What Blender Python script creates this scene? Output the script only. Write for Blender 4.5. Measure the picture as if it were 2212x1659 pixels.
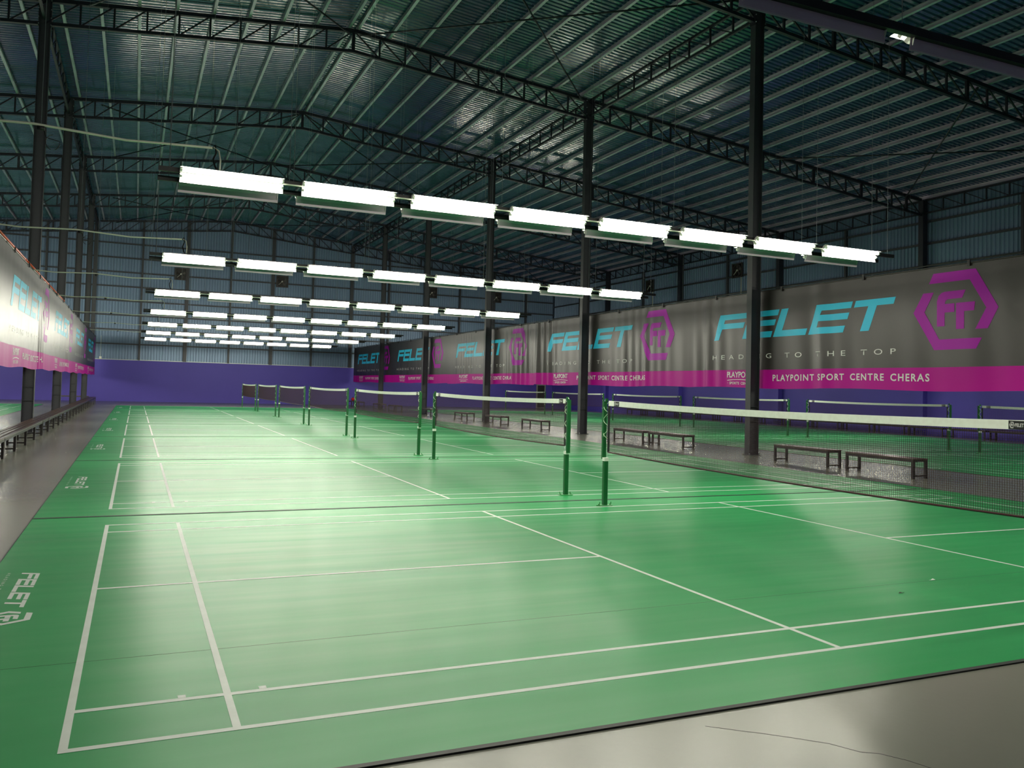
import bpy, bmesh, math, random
from mathutils import Vector, Matrix
random.seed(7)
scene = bpy.context.scene
COL = scene.collection
for o in list(bpy.data.objects):
    bpy.data.objects.remove(o, do_unlink=True)

# ------------------------------------------------------------------ camera
CAM_POS = Vector((0.2612, -4.0652, 1.688))
YAW, PITCH, ROLL = 0.3941, 0.035, 0.0266
FPX, PCX, PCY = 1740.12, 1019.15, 776.61          # focal length / principal point in a 2212x1659 frame
fw = Vector((math.sin(YAW) * math.cos(PITCH), math.cos(YAW) * math.cos(PITCH), math.sin(PITCH)))
rt = fw.cross(Vector((0, 0, 1))).normalized()
up = rt.cross(fw)
r2 = rt * math.cos(ROLL) + up * math.sin(ROLL)
u2 = -rt * math.sin(ROLL) + up * math.cos(ROLL)
cam_data = bpy.data.cameras.new('camera')
cam = bpy.data.objects.new('camera', cam_data)
COL.objects.link(cam)
cam.matrix_world = Matrix(((r2.x, u2.x, -fw.x, CAM_POS.x), (r2.y, u2.y, -fw.y, CAM_POS.y),
                           (r2.z, u2.z, -fw.z, CAM_POS.z), (0, 0, 0, 1)))
cam_data.sensor_width = 36.0
cam_data.sensor_fit = 'HORIZONTAL'
cam_data.lens = 36.0 * FPX / 2212.0
cam_data.shift_x = (1106.0 - PCX) / 2212.0
cam_data.shift_y = (PCY - 829.5) / 2212.0
cam_data.clip_start = 0.05
cam_data.clip_end = 300
scene.camera = cam

# ------------------------------------------------------------------ world and exposure
world = bpy.data.worlds.new('world')
scene.world = world
world.use_nodes = True
world.node_tree.nodes['Background'].inputs[0].default_value = (0.02, 0.03, 0.04, 1)
world.node_tree.nodes['Background'].inputs[1].default_value = 0.2
vs = scene.view_settings
vs.view_transform = 'Standard'
vs.look = 'None'
vs.exposure = 0.0
vs.gamma = 1.0
vs.use_curve_mapping = False
TUBE_STRENGTH = 168.0
cy = scene.cycles                     # light-path limits only, to keep the render time in check
cy.max_bounces = 5
cy.diffuse_bounces = 3
cy.glossy_bounces = 3
cy.transmission_bounces = 2
cy.caustics_reflective = False
cy.caustics_refractive = False
cy.sample_clamp_indirect = 6.0
cy.use_light_tree = True

# ------------------------------------------------------------------ materials
def lin(c):
    c = c / 255.0
    return c / 12.92 if c <= 0.04045 else ((c + 0.055) / 1.055) ** 2.4

def S(r, g, b):
    return (lin(r), lin(g), lin(b), 1.0)

def mat(name, col, rough=0.5, metal=0.0, spec=0.5, noise=None, bump=None, rough_var=None, coat=0.0, coat_rough=0.2):
    """noise=(scale_xyz, amount, detail); bump=(scale_xyz, strength, distance); rough_var=(scale_xyz, amount)"""
    m = bpy.data.materials.new(name)
    m.use_nodes = True
    nt = m.node_tree
    b = nt.nodes['Principled BSDF']
    b.inputs['Base Color'].default_value = col
    b.inputs['Roughness'].default_value = rough
    b.inputs['Metallic'].default_value = metal
    b.inputs['Specular IOR Level'].default_value = spec
    b.inputs['Coat Weight'].default_value = coat
    b.inputs['Coat Roughness'].default_value = coat_rough
    def tex(sc, detail=4, w=0.0):
        tc = nt.nodes.new('ShaderNodeNewGeometry')
        mp = nt.nodes.new('ShaderNodeMapping')
        mp.inputs['Scale'].default_value = sc
        mp.inputs['Location'].default_value = (w, w * 0.7, w * 1.3)
        nt.links.new(tc.outputs['Position'], mp.inputs['Vector'])
        n = nt.nodes.new('ShaderNodeTexNoise')
        n.inputs['Scale'].default_value = 1.0
        n.inputs['Detail'].default_value = detail
        nt.links.new(mp.outputs['Vector'], n.inputs['Vector'])
        return n
    if noise:
        sc, amt, det = noise
        n = tex(sc, det)
        mx = nt.nodes.new('ShaderNodeMix')
        mx.data_type = 'RGBA'
        mx.inputs['A'].default_value = tuple(max(0, c * (1 - amt)) for c in col[:3]) + (1,)
        mx.inputs['B'].default_value = tuple(min(1, c * (1 + amt)) for c in col[:3]) + (1,)
        mr = nt.nodes.new('ShaderNodeMapRange')
        mr.inputs['From Min'].default_value = 0.3
        mr.inputs['From Max'].default_value = 0.7
        nt.links.new(n.outputs['Fac'], mr.inputs['Value'])
        nt.links.new(mr.outputs['Result'], mx.inputs['Factor'])
        nt.links.new(mx.outputs['Result'], b.inputs['Base Color'])
    if rough_var:
        sc, amt = rough_var
        n = tex(sc, 2, 13.0)
        mr = nt.nodes.new('ShaderNodeMapRange')
        mr.inputs['From Min'].default_value = 0.3
        mr.inputs['From Max'].default_value = 0.7
        mr.inputs['To Min'].default_value = rough - amt
        mr.inputs['To Max'].default_value = rough + amt
        nt.links.new(n.outputs['Fac'], mr.inputs['Value'])
        nt.links.new(mr.outputs['Result'], b.inputs['Roughness'])
    if bump:
        sc, st, dist = bump
        n = tex(sc, 3, 31.0)
        bp = nt.nodes.new('ShaderNodeBump')
        bp.inputs['Strength'].default_value = st
        bp.inputs['Distance'].default_value = dist
        nt.links.new(n.outputs['Fac'], bp.inputs['Height'])
        nt.links.new(bp.outputs['Normal'], b.inputs['Normal'])
    return m

def emit(name, col, strength):
    m = bpy.data.materials.new(name)
    m.use_nodes = True
    b = m.node_tree.nodes['Principled BSDF']
    b.inputs['Base Color'].default_value = (0.8, 0.8, 0.8, 1)
    b.inputs['Emission Color'].default_value = col
    b.inputs['Emission Strength'].default_value = strength
    m.cycles.emission_sampling = 'FRONT'      # only the outer side of a tube gives light
    return m

M = {
    'concrete': mat('polished_concrete', S(118, 120, 110), 0.26, spec=0.4, noise=((0.35, 0.35, 1), 0.05, 1),
                    bump=((24, 24, 9), 0.32, 0.0022)),
    'mat': mat('green_court_vinyl', S(30, 136, 74), 0.50, spec=0.12, noise=((0.35, 1.6, 1), 0.06, 2),
               rough_var=((0.5, 5.0, 1), 0.05), bump=((0.5, 13, 4), 0.10, 0.006), coat=0.26, coat_rough=0.27),
    'mat_edge': mat('mat_edge_black', S(12, 20, 18), 0.6),
    'line': mat('court_line_white', S(192, 200, 194), 0.5, noise=((6, 6, 1), 0.06, 3)),
    'purple': mat('purple_wall_paint', S(84, 72, 172), 0.55, spec=0.35, noise=((0.5, 0.5, 0.5), 0.05, 4)),
    'clad': mat('wall_cladding_metal', S(112, 134, 160), 0.40, metal=0.25, noise=((0.4, 0.4, 0.4), 0.08, 3)),
    'roof': mat('roof_sheet_metal', S(46, 80, 112), 0.20, metal=0.15, spec=0.8, coat=0.7, coat_rough=0.14, noise=((0.5, 0.5, 0.5), 0.12, 3),
                bump=((0.22, 6.0, 1), 0.22, 0.03), rough_var=((0.8, 3.0, 1), 0.05)),
    'purlin': mat('galvanised_purlin', S(212, 200, 215), 0.42, metal=0.4, noise=((0.6, 1.2, 1), 0.14, 3)),
    'steel': mat('dark_painted_steel', S(26, 28, 38), 0.5, spec=0.4),
    'column': mat('grey_painted_column', S(54, 54, 60), 0.5, spec=0.4, noise=((2, 2, 0.6), 0.1, 3)),
    'girt': mat('dark_girt_steel', S(48, 50, 56), 0.5),
    'bolt': mat('zinc_bolt', S(190, 195, 195), 0.3, metal=0.8),
    'rail': mat('black_light_rail', S(14, 14, 14), 0.5),
    'reflector': mat('white_reflector_enamel', S(225, 228, 228), 0.35),
    'reflector_back': mat('grey_reflector_back', S(222, 198, 216), 0.45),
    'holder': mat('white_lamp_holder', S(235, 235, 225), 0.4),
    'tube': emit('fluorescent_tube_glow', (1.0, 0.975, 0.82, 1), TUBE_STRENGTH),
    'pvc': mat('white_pvc_conduit', S(205, 208, 190), 0.4),
    'wire': mat('steel_wire', S(120, 128, 130), 0.4, metal=0.5),
    'black': mat('black_plastic', S(10, 10, 11), 0.5),
    'banner': mat('black_banner_vinyl', S(42, 34, 33), 0.45, spec=0.4, bump=((9, 9, 5), 0.05, 0.01), coat=0.30, coat_rough=0.36),
    'pink': mat('magenta_banner_print', S(194, 0, 152), 0.5, spec=0.15, coat=0.08, coat_rough=0.36),
    'cyan': mat('cyan_banner_print', S(40, 208, 255), 0.5, spec=0.3, coat=0.2, coat_rough=0.36),
    'logo_pink': mat('magenta_logo_print', S(182, 8, 180), 0.5, spec=0.2, coat=0.1, coat_rough=0.36),
    'print_white': mat('white_banner_print', S(238, 232, 232), 0.45, spec=0.4),
    'floor_print': mat('white_floor_print', S(200, 206, 202), 0.5),
    'post_green': mat('green_post_enamel', S(18, 92, 44), 0.35, spec=0.5),
    'plate_green': mat('green_base_plate', S(60, 140, 80), 0.4),
    'net': mat('maroon_net_twine', S(52, 24, 34), 0.7),
    'netcord': mat('maroon_net_cord', S(64, 14, 26), 0.6),
    'tape': mat('white_net_tape', S(252, 250, 242), 0.6, noise=((20, 20, 20), 0.05, 2)),
    'cord': mat('white_cord', S(200, 222, 190), 0.6),
    'bench_black': mat('black_bench_frame', S(26, 20, 20), 0.4),
    'slat': mat('dark_brown_bench_slat', S(74, 54, 48), 0.3, spec=0.6, noise=((3, 12, 3), 0.2, 4)),
    'red_pipe': mat('red_oxide_pipe', S(226, 84, 48), 0.5),
    'fan': mat('dark_fan_metal', S(54, 48, 46), 0.5, metal=0.3),
    'fan_light': mat('pale_fan_hub', S(190, 190, 180), 0.4),
    'doorblack': mat('door_dark', S(16, 18, 20), 0.6),
    'doorframe': mat('door_frame_grey', S(150, 148, 150), 0.5),
    'red': mat('red_bag_fabric', S(190, 30, 40), 0.7),
    'cork': mat('shuttle_white', S(240, 240, 235), 0.6),
    'leaf': mat('dry_leaf_brown', S(40, 34, 22), 0.7),
    'flash': mat('pale_flashing', S(170, 176, 170), 0.4, metal=0.3),
}

# ------------------------------------------------------------------ mesh helpers
class MB:
    def __init__(self):
        self.v, self.f = [], []
    def add(self, vs, fs):
        n = len(self.v)
        self.v += [tuple(p) for p in vs]
        self.f += [tuple(i + n for i in f) for f in fs]
        return self
    def box(self, x0, x1, y0, y1, z0, z1):
        return self.add([(x0, y0, z0), (x1, y0, z0), (x1, y1, z0), (x0, y1, z0), (x0, y0, z1), (x1, y0, z1), (x1, y1, z1), (x0, y1, z1)],
                        [(0, 3, 2, 1), (4, 5, 6, 7), (0, 1, 5, 4), (1, 2, 6, 5), (2, 3, 7, 6), (3, 0, 4, 7)])
    def bar(self, p, q, w, h, upv=(0, 0, 1)):
        p, q = Vector(p), Vector(q)
        d = (q - p).normalized()
        s = d.cross(Vector(upv))
        if s.length < 1e-5:
            s = d.cross(Vector((0, 1, 0)))
        s.normalize()
        t = s.cross(d)
        a = [s * (w / 2) * i + t * (h / 2) * j for i, j in ((-1, -1), (1, -1), (1, 1), (-1, 1))]
        return self.add([p + x for x in a] + [q + x for x in a],
                        [(3, 2, 1, 0), (4, 5, 6, 7), (0, 1, 5, 4), (1, 2, 6, 5), (2, 3, 7, 6), (3, 0, 4, 7)])
    def tube(self, pts, r, n=8, cap=True):
        pts = [Vector(p) for p in pts]
        rs = r if isinstance(r, (list, tuple)) else [r] * len(pts)
        base = len(self.v)
        ref = None
        for i, p in enumerate(pts):
            d = (pts[min(i + 1, len(pts) - 1)] - pts[max(i - 1, 0)]).normalized()
            if ref is None:
                ref = Vector((0, 0, 1)) if abs(d.z) < 0.9 else Vector((1, 0, 0))
            s = d.cross(ref).normalized()
            t = d.cross(s)
            ref = s.cross(d) if False else ref
            for k in range(n):
                a = 2 * math.pi * k / n
                self.v.append(tuple(p + s * math.cos(a) * rs[i] + t * math.sin(a) * rs[i]))
        for i in range(len(pts) - 1):
            for k in range(n):
                a, b = base + i * n + k, base + i * n + (k + 1) % n
                self.f.append((a, b, b + n, a + n))
        if cap:
            self.f.append(tuple(base + k for k in range(n - 1, -1, -1)))
            e = base + (len(pts) - 1) * n
            self.f.append(tuple(e + k for k in range(n)))
        return self
    def extrude(self, prof, fn0, fn1, closed=True):
        """profile of 2D points placed by fn0 / fn1 (functions of the 2D point) and bridged"""
        n = len(prof)
        vs = [fn0(p) for p in prof] + [fn1(p) for p in prof]
        m = n if closed else n - 1
        fs = [(i, (i + 1) % n, n + (i + 1) % n, n + i) for i in range(m)]
        if closed:
            fs += [tuple(range(n - 1, -1, -1)), tuple(range(n, 2 * n))]
        return self.add(vs, fs)
    def mesh(self, name, material, smooth=False):
        me = bpy.data.meshes.new(name)
        me.from_pydata(self.v, [], self.f)
        me.update()
        if material is not None:
            me.materials.append(M[material] if isinstance(material, str) else material)
        if smooth:
            for p in me.polygons:
                p.use_smooth = True
        return me

def inst(name, me, parent=None, loc=(0, 0, 0), rot=(0, 0, 0)):
    o = bpy.data.objects.new(name, me)
    COL.objects.link(o)
    o.location = loc
    o.rotation_euler = rot
    if parent is not None:
        o.parent = parent
    return o

def build(mb, name, material, parent=None, loc=(0, 0, 0), rot=(0, 0, 0), smooth=False):
    return inst(name, mb.mesh(name, material, smooth), parent, loc, rot)

def tag(o, label=None, cat=None, group=None, kind=None):
    if label: o['label'] = label
    if cat: o['category'] = cat
    if group: o['group'] = group
    if kind: o['kind'] = kind
    return o

def thing(name, label, cat, loc=(0, 0, 0), rotz=0.0, group=None):
    return tag(inst(name, None, None, loc, (0, 0, rotz)), label, cat, group)

def copy_tree(o, parent=None):
    c = o.copy()
    COL.objects.link(c)
    c.parent = parent
    for ch in o.children:
        copy_tree(ch, c)
    return c

def struct(o):
    o['kind'] = 'structure'
    return o

ORD = ['first', 'second', 'third', 'fourth', 'fifth', 'sixth', 'seventh', 'eighth', 'ninth', 'tenth', 'eleventh', 'twelfth',
       'thirteenth', 'fourteenth', 'fifteenth', 'sixteenth', 'seventeenth', 'eighteenth', 'nineteenth', 'twentieth',
       'twenty-first', 'twenty-second', 'twenty-third', 'twenty-fourth', 'twenty-fifth', 'twenty-sixth', 'twenty-seventh',
       'twenty-eighth', 'twenty-ninth', 'thirtieth']

# ------------------------------------------------------------------ dimensions of the hall (metres)
XL, XR = -2.786, 16.378            # the two inner column rows
XM = 6.841                         # ridge
Y0, DY = 13.945, 9.3715            # first visible column, bay length
YB = Y0 + 5 * DY                   # back wall
YF = -14.0                         # wall behind the camera
XRW, XLW = 35.2, 2 * XM - 35.2     # side walls
RIDGE, SLOPE = 14.13, 0.0981       # top of top chord at ridge
DEPTH = 0.84                       # truss depth
PITCH_C = 7.3095                   # court spacing
WALL_Z = 3.07                      # top of the purple masonry

def ztop(x):
    return RIDGE - SLOPE * abs(x - XM)

# ------------------------------------------------------------------ floor
fl = struct(build(MB().box(XLW - 0.3, XRW + 0.3, YF - 0.3, YB + 0.3, -0.2, 0.0), 'floor', 'concrete'))
# hairline crack in the concrete near the camera
ck = MB()
pts = [(3.0, -0.70), (3.152, -0.819), (3.21, -0.86), (3.338, -0.968), (3.45, -1.07), (3.52, -1.19), (3.594, -1.233), (3.66, -1.33), (3.694, -1.421), (3.76, -1.62)]
for a, b in zip(pts[:-1], pts[1:]):
    ck.bar((a[0], a[1], 0.0004), (b[0], b[1], 0.0004), 0.004, 0.0008)
build(ck, 'crack', 'black', fl)

# ------------------------------------------------------------------ walls
def corrugated(a0, a1, pitch, depth):
    """(position, offset) samples of a trapezoidal profile"""
    out = []
    n = int((a1 - a0) / pitch)
    for i in range(n):
        b = a0 + i * pitch
        out += [(b, 0.0), (b + pitch * 0.55, 0.0), (b + pitch * 0.68, depth), (b + pitch * 0.87, depth)]
    out.append((a1, 0.0))
    return out

def wall_box(name, x0, x1, y0, y1):
    return struct(build(MB().box(x0, x1, y0, y1, 0, WALL_Z), name, 'purple'))

wb = wall_box('wall_back', XLW, XRW, YB, YB + 0.25)
mb = MB()
pr = corrugated(XLW, XRW, 0.2, -0.045)
vs_, fs_ = [], []
for i, (x, d) in enumerate(pr):
    vs_ += [(x, YB + 0.12 + d, WALL_Z), (x, YB + 0.12 + d, ztop(x) + 0.2)]
    if i: fs_.append((2 * i - 2, 2 * i, 2 * i + 1, 2 * i - 1))
build(mb.add(vs_, fs_), 'cladding_sheet', 'clad', wb)
build(MB().box(XLW, XRW, YB - 0.05, YB + 0.02, WALL_Z - 0.02, WALL_Z + 0.03), 'flashing', 'flash', wb)
for i in range(8):
    z = 4.24 + 1.065 * i
    hw = min(XRW - XM, (RIDGE - z) / SLOPE)
    build(MB().box(XM - hw, XM + hw, YB - 0.02, YB + 0.08, z - 0.05, z + 0.05), 'girt', 'girt', wb)
for i in range(-5, 12):
    x = XL + i * (XR - XL) / 6
    if XLW + 0.3 < x < XRW - 0.3:
        w = 0.13 if i % 2 == 0 else 0.07
        build(MB().box(x - w, x + w, YB - 0.12, YB + 0.08, WALL_Z, ztop(x) - 0.1), 'wall_post', 'girt', wb)

def side_wall(name, xw, sgn):
    w = wall_box(name, min(xw, xw + 0.25 * sgn), max(xw, xw + 0.25 * sgn), YF, YB)
    pr = corrugated(YF, YB, 0.2, -0.045)
    vs_, fs_ = [], []
    zt = ztop(xw) + 0.2
    for i, (y, d) in enumerate(pr):
        xx = xw + sgn * (0.12 + d)
        vs_ += [(xx, y, WALL_Z), (xx, y, zt)]
        if i: fs_.append((2 * i - 2, 2 * i, 2 * i + 1, 2 * i - 1))
    build(MB().add(vs_, fs_), 'cladding_sheet', 'clad', w)
    xa, xb = sorted((xw - 0.05 * sgn, xw + 0.02 * sgn))
    build(MB().box(xa, xb, YF, YB, WALL_Z - 0.02, WALL_Z + 0.03), 'flashing', 'flash', w)
    for i in range(6):
        z = 4.93 + 1.068 * i
        xa, xb = sorted((xw - 0.02 * sgn, xw + 0.08 * sgn))
        build(MB().box(xa, xb, YF, YB, z - 0.05, z + 0.05), 'girt', 'girt', w)
    for k in range(-2, 5):
        y = Y0 + k * DY
        xa, xb = sorted((xw - 0.30 * sgn, xw))
        build(MB().box(xa, xb, y - 0.18, y + 0.18, 0, WALL_Z + 0.02), 'pilaster', 'purple', w)
        build(MB().box(xa, xb, y - 0.13, y + 0.13, WALL_Z + 0.02, ztop(xw) - 0.06), 'wall_column', 'steel', w)
        yy = y + DY / 2
        if yy < YB - 1:
            xa, xb = sorted((xw - 0.08 * sgn, xw + 0.08 * sgn))
            build(MB().box(xa, xb, yy - 0.06, yy + 0.06, WALL_Z + 0.03, ztop(xw) - 0.7), 'wall_post', 'girt', w)
    return w
wr = side_wall('wall_right', XRW, 1)
wl = side_wall('wall_left', XLW, -1)
wf = wall_box('wall_front', XLW, XRW, YF - 0.25, YF)
mb = MB()
pr = corrugated(XLW, XRW, 0.4, 0.03)
vs_, fs_ = [], []
for i, (x, d) in enumerate(pr):
    vs_ += [(x, YF - 0.1 + d, WALL_Z), (x, YF - 0.1 + d, ztop(x) + 0.2)]
    if i: fs_.append((2 * i - 2, 2 * i - 1, 2 * i + 1, 2 * i))
build(mb.add(vs_, fs_), 'cladding_sheet', 'clad', wf)

# door in the back wall of the right-hand hall
dr = struct(build(MB().box(33.72, 34.42, YB - 0.03, YB - 0.005, 0.06, 2.05), 'door_1', 'doorblack'))
build(MB().box(33.60, 33.72, YB - 0.06, YB - 0.001, 0, 2.14), 'door_jamb', 'doorframe', dr)
build(MB().box(34.42, 34.54, YB - 0.06, YB - 0.001, 0, 2.14), 'door_jamb', 'doorframe', dr)
build(MB().box(33.72, 34.42, YB - 0.06, YB - 0.001, 2.05, 2.14), 'door_head', 'doorframe', dr)
build(MB().box(33.72, 34.42, YB - 0.06, YB - 0.001, 0.001, 0.06), 'threshold', 'doorframe', dr)

# ------------------------------------------------------------------ roof: sheet and purlins
mb = MB()
pr = corrugated(YF, YB + 0.12, 0.2, 0.045)
vs_, fs_ = [], []
for i, (y, d) in enumerate(pr):
    for x in (XLW - 0.1, XM, XRW + 0.1):
        vs_.append((x, y, ztop(x) + 0.17 + d))
    if i:
        a, b = 3 * (i - 1), 3 * i
        fs_ += [(a, b, b + 1, a + 1), (a + 1, b + 1, b + 2, a + 2)]
roof = struct(build(mb.add(vs_, fs_), 'ceiling', 'roof'))
def purlin_mesh(sgn):
    a = math.atan(SLOPE) * -sgn
    prof = [(-0.045, 0), (0.045, 0), (0.045, 0.02), (0.041, 0.02), (0.041, 0.005), (-0.040, 0.005), (-0.040, 0.145),
            (0.041, 0.145), (0.041, 0.13), (0.045, 0.13), (0.045, 0.15), (-0.045, 0.15)]
    prof = [(p[0] * -sgn, p[1]) for p in prof]
    ca, sa = math.cos(a), math.sin(a)
    prof = [(p[0] * ca - p[1] * sa, p[0] * sa + p[1] * ca) for p in prof]
    return MB().extrude(prof, lambda p: (p[0], YF, p[1]), lambda p: (p[0], YB, p[1])).mesh('purlin', 'purlin')
for sgn in (-1, 1):
    me = purlin_mesh(sgn)
    for i in range(26):
        x = XM + sgn * (0.16 + 1.125 * i)
        if abs(x - XM) < XRW - XM - 0.05:
            inst('purlin', me, roof, (x, 0, ztop(x) + 0.012))

# ------------------------------------------------------------------ trusses
def chord(p, q, w, h, name, root):
    return build(MB().bar(p, q, w, h), name, 'steel', root)
NP = 10
dxp = (XR - XM) / NP
vert_me = MB().box(-0.03, 0.03, -0.03, 0.03, 0.05, DEPTH - 0.05).mesh('vertical', 'steel')
vert2_me = MB().box(-0.055, 0.055, -0.04, 0.04, 0.05, DEPTH - 0.05).mesh('vertical', 'steel')
def diag_me(sgn, dx):   # bottom at the outer node, top at the inner (ridge side) node
    return MB().bar((sgn * dx, 0, 0.06 - SLOPE * dx), (0, 0, DEPTH - 0.06), 0.045, 0.045, (0, 1, 0)).mesh('diagonal', 'steel')
DIAG = {s: diag_me(s, dxp) for s in (-1, 1)}
truss_c = thing('roof_truss', '', 'truss', (XM, Y0, RIDGE - DEPTH))
for s in (-1, 1):
    e = s * (XR - XM - 0.16)
    zz = lambda x: -SLOPE * abs(x)
    chord((0, 0, DEPTH - 0.06), (e, 0, DEPTH - 0.06 + zz(e)), 0.12, 0.12, 'top_chord', truss_c)
    chord((0, 0, 0.05), (e, 0, 0.05 + zz(e)), 0.11, 0.10, 'bottom_chord', truss_c)
    for i in range(1, NP):
        inst('vertical', vert_me, truss_c, (s * i * dxp, 0, zz(i * dxp)))
    for i in range(NP):
        inst('diagonal', DIAG[s], truss_c, (s * i * dxp, 0, zz(i * dxp)))
inst('vertical', vert2_me, truss_c, (0, 0, 0))

NS = 19
dxs = (XRW - 0.3 - XR) / NS
DIAGS = {s: diag_me(s, dxs) for s in (-1, 1)}
truss_s = {}
for s in (-1, 1):
    t = thing('roof_truss', '', 'truss', (XM + s * (XR - XM), Y0, ztop(XR) - DEPTH))
    e0, e1 = s * 0.16, s * (XRW - 0.30 - XR)
    chord((e0, 0, DEPTH - 0.06 - SLOPE * abs(e0)), (e1, 0, DEPTH - 0.06 - SLOPE * abs(e1)), 0.12, 0.12, 'top_chord', t)
    chord((e0, 0, 0.05 - SLOPE * abs(e0)), (e1, 0, 0.05 - SLOPE * abs(e1)), 0.11, 0.10, 'bottom_chord', t)
    for i in range(1, NS):
        inst('vertical', vert2_me if i % 3 == 0 else vert_me, t, (s * i * dxs, 0, -SLOPE * i * dxs))
    for i in range(NS):
        inst('diagonal', DIAGS[s], t, (s * i * dxs, 0, -SLOPE * i * dxs))
    truss_s[s] = t
def place(root, used, loc, label, group):
    o = root if not used else copy_tree(root)
    o.location = loc
    o['label'] = label
    o['group'] = group
    return o
KNAME = ['above the nearest right-hand column', 'on the second pair of columns', 'on the third pair of columns',
         'on the fourth pair of columns', 'on the fifth pair of columns', 'against the corrugated back wall']
for k in range(6):
    y = Y0 + k * DY - (0.30 if k == 5 else 0)
    place(truss_c, k > 0, (XM, y, RIDGE - DEPTH), 'dark steel lattice roof truss with ridge peak, central span, ' + KNAME[k], 'central roof trusses')
    place(truss_s[1], k > 0, (XR, y, ztop(XR) - DEPTH), 'dark steel lattice truss sloping down to the right wall, ' + KNAME[k], 'right-hand roof trusses')
    place(truss_s[-1], k > 0, (2 * XM - XR, y, ztop(XR) - DEPTH), 'dark steel lattice truss sloping down to the left wall, ' + KNAME[k], 'left-hand roof trusses')

# lattice girders running along the column rows and the right wall
NL = 9
dyl = DY / NL
ldiag = MB().bar((0, 0, 0.05), (0, dyl, 0.62), 0.035, 0.035, (1, 0, 0)).mesh('diagonal', 'steel')
lvert = MB().box(-0.025, 0.025, -0.025, 0.025, 0.04, 0.63).mesh('vertical', 'steel')
gird = thing('lattice_girder', '', 'girder', (XR, Y0, ztop(XR) - 0.72))
build(MB().box(-0.04, 0.04, 0.12, DY - 0.12, 0.61, 0.69), 'top_chord', 'steel', gird)
build(MB().box(-0.04, 0.04, 0.12, DY - 0.12, 0.0, 0.07), 'bottom_chord', 'steel', gird)
for i in range(1, NL):
    inst('vertical', lvert, gird, (0, i * dyl, 0))
for i in range(NL):
    inst('diagonal', ldiag, gird, (0, i * dyl, 0))
first = True
BAYN = ['nearest bay', 'second bay', 'third bay', 'fourth bay', 'last bay']
for x, nm, ks in ((XR, 'between the right-hand columns', range(5)), (2 * XM - XR, 'between the left-hand columns', range(5)),
                  (XRW - 0.12, 'under the eaves of the right wall', range(-1, 5))):
    for k in ks:
        lab = 'slender lengthwise lattice girder %s, %s' % (nm, BAYN[k] if k >= 0 else 'beside camera')
        place(gird, not first, (x, Y0 + k * DY, ztop(x) - 0.72), lab, 'lengthwise lattice girders')
        first = False

# cross-bracing rods under the purlins
def rod(p, q, label):
    p, q = Vector(p), Vector(q)
    o = thing('brace_rod', label, 'brace', p, group='roof bracing rods')
    d = q - p
    build(MB().tube([(0, 0, 0), d], 0.03, 8), 'rod', 'steel', o, smooth=True)
    n = d.normalized()
    build(MB().bar((0, 0, 0), n * 0.25, 0.10, 0.02), 'gusset', 'steel', o)
    build(MB().bar(d - n * 0.25, d, 0.10, 0.02), 'gusset', 'steel', o)
for (k0, nm) in ((0, 'nearest'), (2, 'third'), (4, 'last')):
    ya, yb = Y0 + k0 * DY + 0.1, Y0 + (k0 + 1) * DY - 0.1
    zz = lambda x: ztop(x) - 0.13
    xc = 2 * XM - XR
    for (xa, xb, side) in ((XM + 0.2, XR - 0.4, 'right of the ridge'), (XM - 0.2, xc + 1.2, 'left of the ridge'), (25.8, 33.8, 'over the right-hand hall')):
        rod((xa, ya, zz(xa)), (xb, yb, zz(xb)), 'thin bracing rod of the %s braced bay, %s, running outwards with distance' % (nm, side))
        rod((xb, ya, zz(xb) - 0.07), (xa, yb, zz(xa) - 0.07), 'thin bracing rod of the %s braced bay, %s, running inwards with distance' % (nm, side))

# ------------------------------------------------------------------ columns
def column_parts():
    H = ztop(XR) + 0.02
    t = thing('steel_column', '', 'column', (XR, Y0, 0))
    build(MB().box(-0.16, -0.147, -0.10, 0.10, 0.02, H), 'flange', 'column', t)
    build(MB().box(0.147, 0.16, -0.10, 0.10, 0.02, H), 'flange', 'column', t)
    build(MB().box(-0.147, 0.147, -0.006, 0.006, 0.02, H), 'web', 'column', t)
    plate = build(MB().box(-0.20, 0.20, -0.15, 0.15, 0.0, 0.02), 'base_plate', 'column', t)
    for z in (0.95, 1.35):
        build(MB().box(-0.147, 0.147, -0.095, 0.095, z, z + 0.01), 'stiffener', 'column', t)
    bolt = MB().tube([(0, 0, 0.02), (0, 0, 0.06)], 0.014, 6).mesh('anchor_bolt', 'bolt')
    for x in (-0.18, 0.18):
        for y in (-0.12, 0.12):
            inst('anchor_bolt', bolt, plate, (x, y, 0))
    hb = MB().tube([(0, 0.0, 0), (0, -0.02, 0)], 0.016, 6).mesh('bolt', 'bolt')
    for s in (-1, 1):
        ep = build(MB().box(min(s * 0.16, s * 0.175), max(s * 0.16, s * 0.175), -0.12, 0.12, H - DEPTH - 0.1, H - 0.02), 'end_plate', 'steel', t)
        for z in (H - DEPTH - 0.03, H - DEPTH + 0.18, H - 0.40, H - 0.12):
            inst('bolt', hb, ep, (s * 0.168, -0.12, z))
    return t
colm = column_parts()
first = True
for x, side in ((XR, 'right'), (2 * XM - XR, 'left')):
    for k in range(-1, 5):
        lab = 'tall dark grey steel I-column, %s in the %s-hand row' % ('beside the camera, out of frame' if k < 0 else
              [['nearest visible', 'second', 'third', 'fourth', 'farthest'], ['just outside the frame', 'nearest visible', 'second', 'third', 'farthest']][side == 'left'][k], side)
        if side == 'left' and k < 0:
            continue
        place(colm, not first, (x, Y0 + k * DY, 0), lab, 'steel columns')
        first = False

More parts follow.
